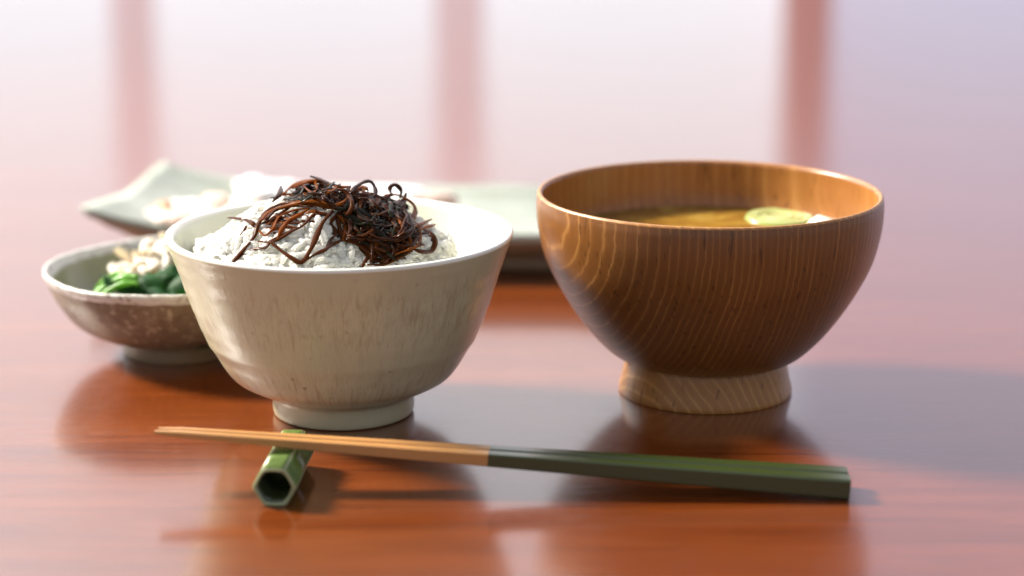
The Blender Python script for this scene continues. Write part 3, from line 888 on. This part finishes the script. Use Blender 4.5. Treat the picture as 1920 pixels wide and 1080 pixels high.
# ------------------------------------------------------------------ long plate behind
PA = R(-2.0)
PC = Vector((-0.052, 0.966, 0.0))
PL, PW = 0.272, 0.108
def plate_z(u, v):
    """u,v in -1..1; height of the upper edge surface"""
    e = max(abs(u), abs(v))
    z = 0.0125 + 0.0095 * e ** 4
    z += 0.0108 * max(0, abs(u) - 0.55) ** 1.6 / 0.45 ** 1.6 * (0.55 + 0.45 * abs(v))
    return z
def build_plate():
    t = empty('serving_plate', PC, 'long pale grey green ceramic plate with upturned corners behind the bowls', 'plate', rz=PA)
    nx, ny = 64, 28
    verts, faces, mi = [], [], []
    idx = {}
    def sheet(fn, key):
        for i in range(nx + 1):
            for j in range(ny + 1):
                u = i / nx * 2 - 1; v = j / ny * 2 - 1
                idx[key, i, j] = len(verts); verts.append(fn(u, v))
    def xy(u, v, s=1.0):
        sk = 0.006 * (v + 1) * (1 - 0.3 * u)            # slightly skewed, hand formed
        w = 1 + 0.010 * mnoise.noise(Vector((u * 2, v * 2, 3)))
        return u * PL / 2 * s * w + sk, v * PW / 2 * s * w
    sheet(lambda u, v: (*xy(u, v), plate_z(u, v) + 0.0005 * mnoise.noise(Vector((u * 6, v * 4, 1)))), 't')
    def under(u, v):
        e = max(abs(u), abs(v))
        return (*xy(u, v, 0.985), plate_z(u, v) - 0.0042 - 0.0065 * (1 - e ** 3) )
    sheet(under, 'b')
    for i in range(nx):
        for j in range(ny):
            faces.append((idx['t', i, j], idx['t', i + 1, j], idx['t', i + 1, j + 1], idx['t', i, j + 1])); mi.append(0)
            faces.append((idx['b', i, j], idx['b', i, j + 1], idx['b', i + 1, j + 1], idx['b', i + 1, j])); mi.append(1)
    def side(seq):
        for a, b in zip(seq, seq[1:]):
            faces.append((idx['t', *a], idx['b', *a], idx['b', *b], idx['t', *b])); mi.append(0)
    side([(i, 0) for i in range(nx + 1)]); side([(nx, j) for j in range(ny + 1)])
    side([(i, ny) for i in range(nx, -1, -1)]); side([(0, j) for j in range(ny, -1, -1)])
    me = mesh('plate', verts, faces)
    me.polygons.foreach_set('material_index', mi)
    bm = bmesh.new(); bm.from_mesh(me); bmesh.ops.recalc_face_normals(bm, faces=bm.faces); bm.to_mesh(me); bm.free()
    link('dish_body', me, [M_PLATE, M_PLATE_UNDER], t)
    # low rectangular foot
    bm = bmesh.new(); bmesh.ops.create_cube(bm, size=1.0)
    for v in bm.verts:
        k = 0.84 if v.co.z < 0 else 0.90
        v.co = Vector((v.co.x * PL * 0.80 * k / 0.86, v.co.y * PW * 0.72 * k / 0.86, 0.0 if v.co.z < 0 else 0.0072))
    bmesh.ops.bevel(bm, geom=bm.edges[:], offset=0.0012, segments=2, affect='EDGES')
    link('foot', bm_mesh(bm), M_PLATE_UNDER, t)
build_plate()

def lump(name, loc, size, rz, mat, seed, label=None, cat=None, rough=0.18, parent=None, group=None, sub=4):
    bm = bmesh.new(); bmesh.ops.create_icosphere(bm, subdivisions=sub, radius=1.0)
    for v in bm.verts:
        p = v.co.copy()
        # squarish slab
        p = Vector([math.copysign(abs(c) ** 0.7, c) for c in p])
        n = mnoise.noise(p * 1.7 + Vector((seed, 0, 0))) * rough + mnoise.noise(p * 4.5 + Vector((seed, 3, 0))) * rough * 0.4
        p = p * (1 + n)
        v.co = Vector((p.x * size[0], p.y * size[1], max(p.z, -0.55) * size[2]))
    o = link(name, bm_mesh(bm), mat, parent); o.location = loc; o.rotation_euler = (0, 0, rz)
    if label: tag(o, label, cat, group)
    return o
def build_fish():
    zt = 0.0150
    rnd = random.Random(8)
    a = empty('white_fillet', PC + Vector((-0.030, 0.016, zt - 0.001)), 'long white piece of cooked food lying along the grey green plate', 'food', rz=R(-3))
    lump('flesh', (0, 0, 0.005), (0.044, 0.018, 0.0085), 0, M_FISH, 2.0, parent=a, rough=0.30)
    lump('flesh', (0.012, -0.010, 0.0035), (0.028, 0.014, 0.007), R(-6), M_FISH, 2.9, parent=a, rough=0.35)
    lump('flesh', (-0.026, -0.006, 0.005), (0.016, 0.012, 0.010), R(12), M_FISH, 3.7, parent=a, rough=0.45)
    lump('end_piece', (0.046, 0.000, 0.0070), (0.011, 0.0045, 0.0048), R(38), M_PINK, 7.0, parent=a)
    b = empty('small_fillet', PC + Vector((-0.089, -0.002, zt)), 'broken pale food pieces with browned edges at the left of the plate', 'food', rz=R(-12))
    for i in range(26):
        x = rnd.uniform(-0.016, 0.028); y = rnd.gauss(0.004, 0.011)
        mat = rnd.choice([M_FISH, M_FISH, M_PINK, M_PINK, M_FISH_B])
        sz = rnd.uniform(0.0035, 0.0085)
        lump('flake', (x, y, 0.0015 + rnd.uniform(0, 0.007) * (1 - abs(x - 0.006) / 0.03)), (sz * rnd.uniform(0.9, 1.7), sz * rnd.uniform(0.6, 1.1), sz * rnd.uniform(0.5, 0.9)), rnd.uniform(0, 3.1), mat, i * 3.1, parent=b, rough=0.45, sub=3)
    lump('browned_edge', (-0.019, -0.004, 0.004), (0.0045, 0.0055, 0.006), 0, M_FISH_B, 6.0, parent=b)
    lump('white_garnish', PC + Vector((-0.066, 0.028, zt + 0.005)), (0.013, 0.011, 0.0095), R(10), M_FISH, 9.0, 'bright white rounded heap at the back of the grey green plate', 'food', rough=0.5)
build_fish()

# ------------------------------------------------------------------ chopstick rest
def build_rest():
    A = Vector((-0.0732, 0.6215, 0)); B = Vector((-0.0709, 0.6610, 0))
    d = (B - A); L = d.length
    rz = math.atan2(d.y, d.x) - math.pi / 2
    Ro, Ri = 0.0071, 0.0058
    h = Ro * math.sqrt(3) / 2
    t = empty('chopstick_rest', A + Vector((0, 0, 0)), 'hollow hexagonal green glazed chopstick rest under the chopstick tips', 'chopstick rest', rz=rz)
    N = 24
    def hexa(r, roundness):
        out = []
        for k in range(N):
            a = R(360 * k / N)
            hr = (math.sqrt(3) / 2) / math.cos((a % R(60)) - R(30))
            q = r * (hr * (1 - roundness) + (math.sqrt(3) / 2 + 0.03) * roundness)
            out.append((q * math.cos(a), q * math.sin(a) + h))
        return out
    bm = bmesh.new()
    o0 = [bm.verts.new((x, 0, z)) for x, z in hexa(Ro, 0)]
    o1 = [bm.verts.new((x, L, z)) for x, z in hexa(Ro, 0)]
    i0 = [bm.verts.new((x, 0, z)) for x, z in hexa(Ri, 0.55)]
    i1 = [bm.verts.new((x, L, z)) for x, z in hexa(Ri, 0.55)]
    mid = [bm.verts.new((x, L * 0.42, z)) for x, z in hexa(Ri, 0.55)]
    fo, fi, fe = [], [], []
    for k in range(N):
        k2 = (k + 1) % N
        fo.append(bm.faces.new((o0[k], o0[k2], o1[k2], o1[k])))
        fi.append(bm.faces.new((i0[k], mid[k], mid[k2], i0[k2])))
        fi.append(bm.faces.new((mid[k], i1[k], i1[k2], mid[k2])))
        fe.append(bm.faces.new((o0[k], i0[k], i0[k2], o0[k2])))
        fe.append(bm.faces.new((o1[k], o1[k2], i1[k2], i1[k])))
    fi.append(bm.faces.new(mid))
    for f in fo: f.material_index = 0
    for f in fe: f.material_index = 1
    for f in fi: f.material_index = 2
    bmesh.ops.recalc_face_normals(bm, faces=bm.faces)
    lone = [o0[k] for k in range(0, N, 4)] + [o1[k] for k in range(0, N, 4)]
    es = [e for e in bm.edges if (all(v in o0 for v in e.verts) or all(v in o1 for v in e.verts)) or all(v in lone for v in e.verts) or all(v in i0 for v in e.verts)]
    bmesh.ops.bevel(bm, geom=es, offset=0.00045, segments=3, affect='EDGES', material=1)
    me = bpy.data.meshes.new('rest'); bm.to_mesh(me); bm.free()
    link('tube', me, [M_REST, M_REST_EDGE, M_REST_IN], t)
build_rest()
REST_TOP = 0.0071 * math.sqrt(3)

# ------------------------------------------------------------------ chopsticks
def build_chopstick(name_label, butt, over, tip, s0, s1, split, roll):
    """butt, tip: centre points of the two ends; square section s0 -> s1; split: share of length that is green"""
    d = tip - butt; L = d.length
    t = empty('chopstick', butt, name_label, 'chopstick', 'pair of chopsticks on the green rest')
    x = d.normalized(); up = Vector((0, 0, 1)); yv = up.cross(x).normalized(); zv = x.cross(yv)
    mat = Matrix((x, yv, zv)).transposed()
    mat = mat @ Matrix.Rotation(roll, 3, 'X')
    t.rotation_mode = 'QUATERNION'; t.rotation_quaternion = mat.to_quaternion()
    def part(nm, a, b, m, cap=0.0):
        bm = bmesh.new()
        rings = []
        n = 14
        for i in range(n + 1):
            u = a + (b - a) * i / n
            s = (s0 + (s1 - s0) * u) / 2
            if b >= 0.999 and i == n: s *= 0.6
            c = s * 0.18 if u < 0.75 else s * (0.18 + 0.3 * (u - 0.75) / 0.25)
            sec = [(s, s - c), (s - c, s), (-s + c, s), (-s, s - c), (-s, -s + c), (-s + c, -s), (s - c, -s), (s, -s + c)]
            rings.append([bm.verts.new((u * L, p, q)) for p, q in sec])
        for r0, r1 in zip(rings, rings[1:]):
            for k in range(8): bm.faces.new((r0[k], r0[(k + 1) % 8], r1[(k + 1) % 8], r1[k]))
        bm.faces.new(list(reversed(rings[0]))); bm.faces.new(rings[-1])
        return link(nm, bm_mesh(bm), m, t, smooth=False)
    part('handle', 0.0, split, M_GREENLAC)
    part('shaft', split, 1.0, M_BAMBOO)
    return t
SB, ST = 0.0066, 0.0020
def stick_at(P_butt, P_rest, Xtip):
    k = (Xtip - P_butt.x) / (P_rest.x - P_butt.x)
    return P_butt.lerp(P_rest, k)
nb = Vector((0.1050, 0.6263 + SB / 2, SB / 2 + 0.0002)); nr = Vector((-0.0668, 0.6385, REST_TOP + 0.0021 + 0.0004))
build_chopstick('near chopstick with green handle and tan wooden shaft', nb, nr, stick_at(nb, nr, -0.1126), SB, ST, 0.517, 0)
fb_ = Vector((0.1052, 0.6263 + SB * 1.5 + 0.0009, SB / 2 + 0.0002)); fr_ = Vector((-0.0668, 0.6426, REST_TOP + 0.0021 + 0.0004))
build_chopstick('far chopstick with green handle, behind the near one', fb_, fr_, stick_at(fb_, fr_, -0.1119), SB, ST, 0.517, 0)

# ------------------------------------------------------------------ wooden posts at the back, beyond the table
M_POST = m_plain('reddish_post_wood', (0.85, 0.56, 0.50), 0.5, 0.12, 6, transl=((0.93, 0.64, 0.58), 0.65))
M_POST_P = m_plain('pale_pink_post_wood', (0.90, 0.70, 0.68), 0.5, 0.08, 6, transl=((0.97, 0.84, 0.83), 0.85))
def build_posts():
    for px, w, m, lab in ((255, 0.046, M_POST_P, 'leftmost pale pinkish post standing out of focus behind the table'),
                          (862, 0.052, M_POST_P, 'middle pale pinkish post standing out of focus behind the table'),
                          (1508, 0.052, M_POST, 'rightmost and darkest reddish post standing out of focus behind the table')):
        X = (px - 960) / FPX * 2.36
        bm = bmesh.new(); bmesh.ops.create_cube(bm, size=1.0)
        for v in bm.verts: v.co = Vector((v.co.x * w, v.co.y * 0.012, (v.co.z + 0.5) * 1.02))
        bmesh.ops.bevel(bm, geom=bm.edges[:], offset=0.003, segments=2, affect='EDGES')
        o = link('wooden_post', bm_mesh(bm), m, smooth=False); o.location = (X, 2.34, -0.75)
        tag(o, lab, 'post', 'posts behind the table')
build_posts()
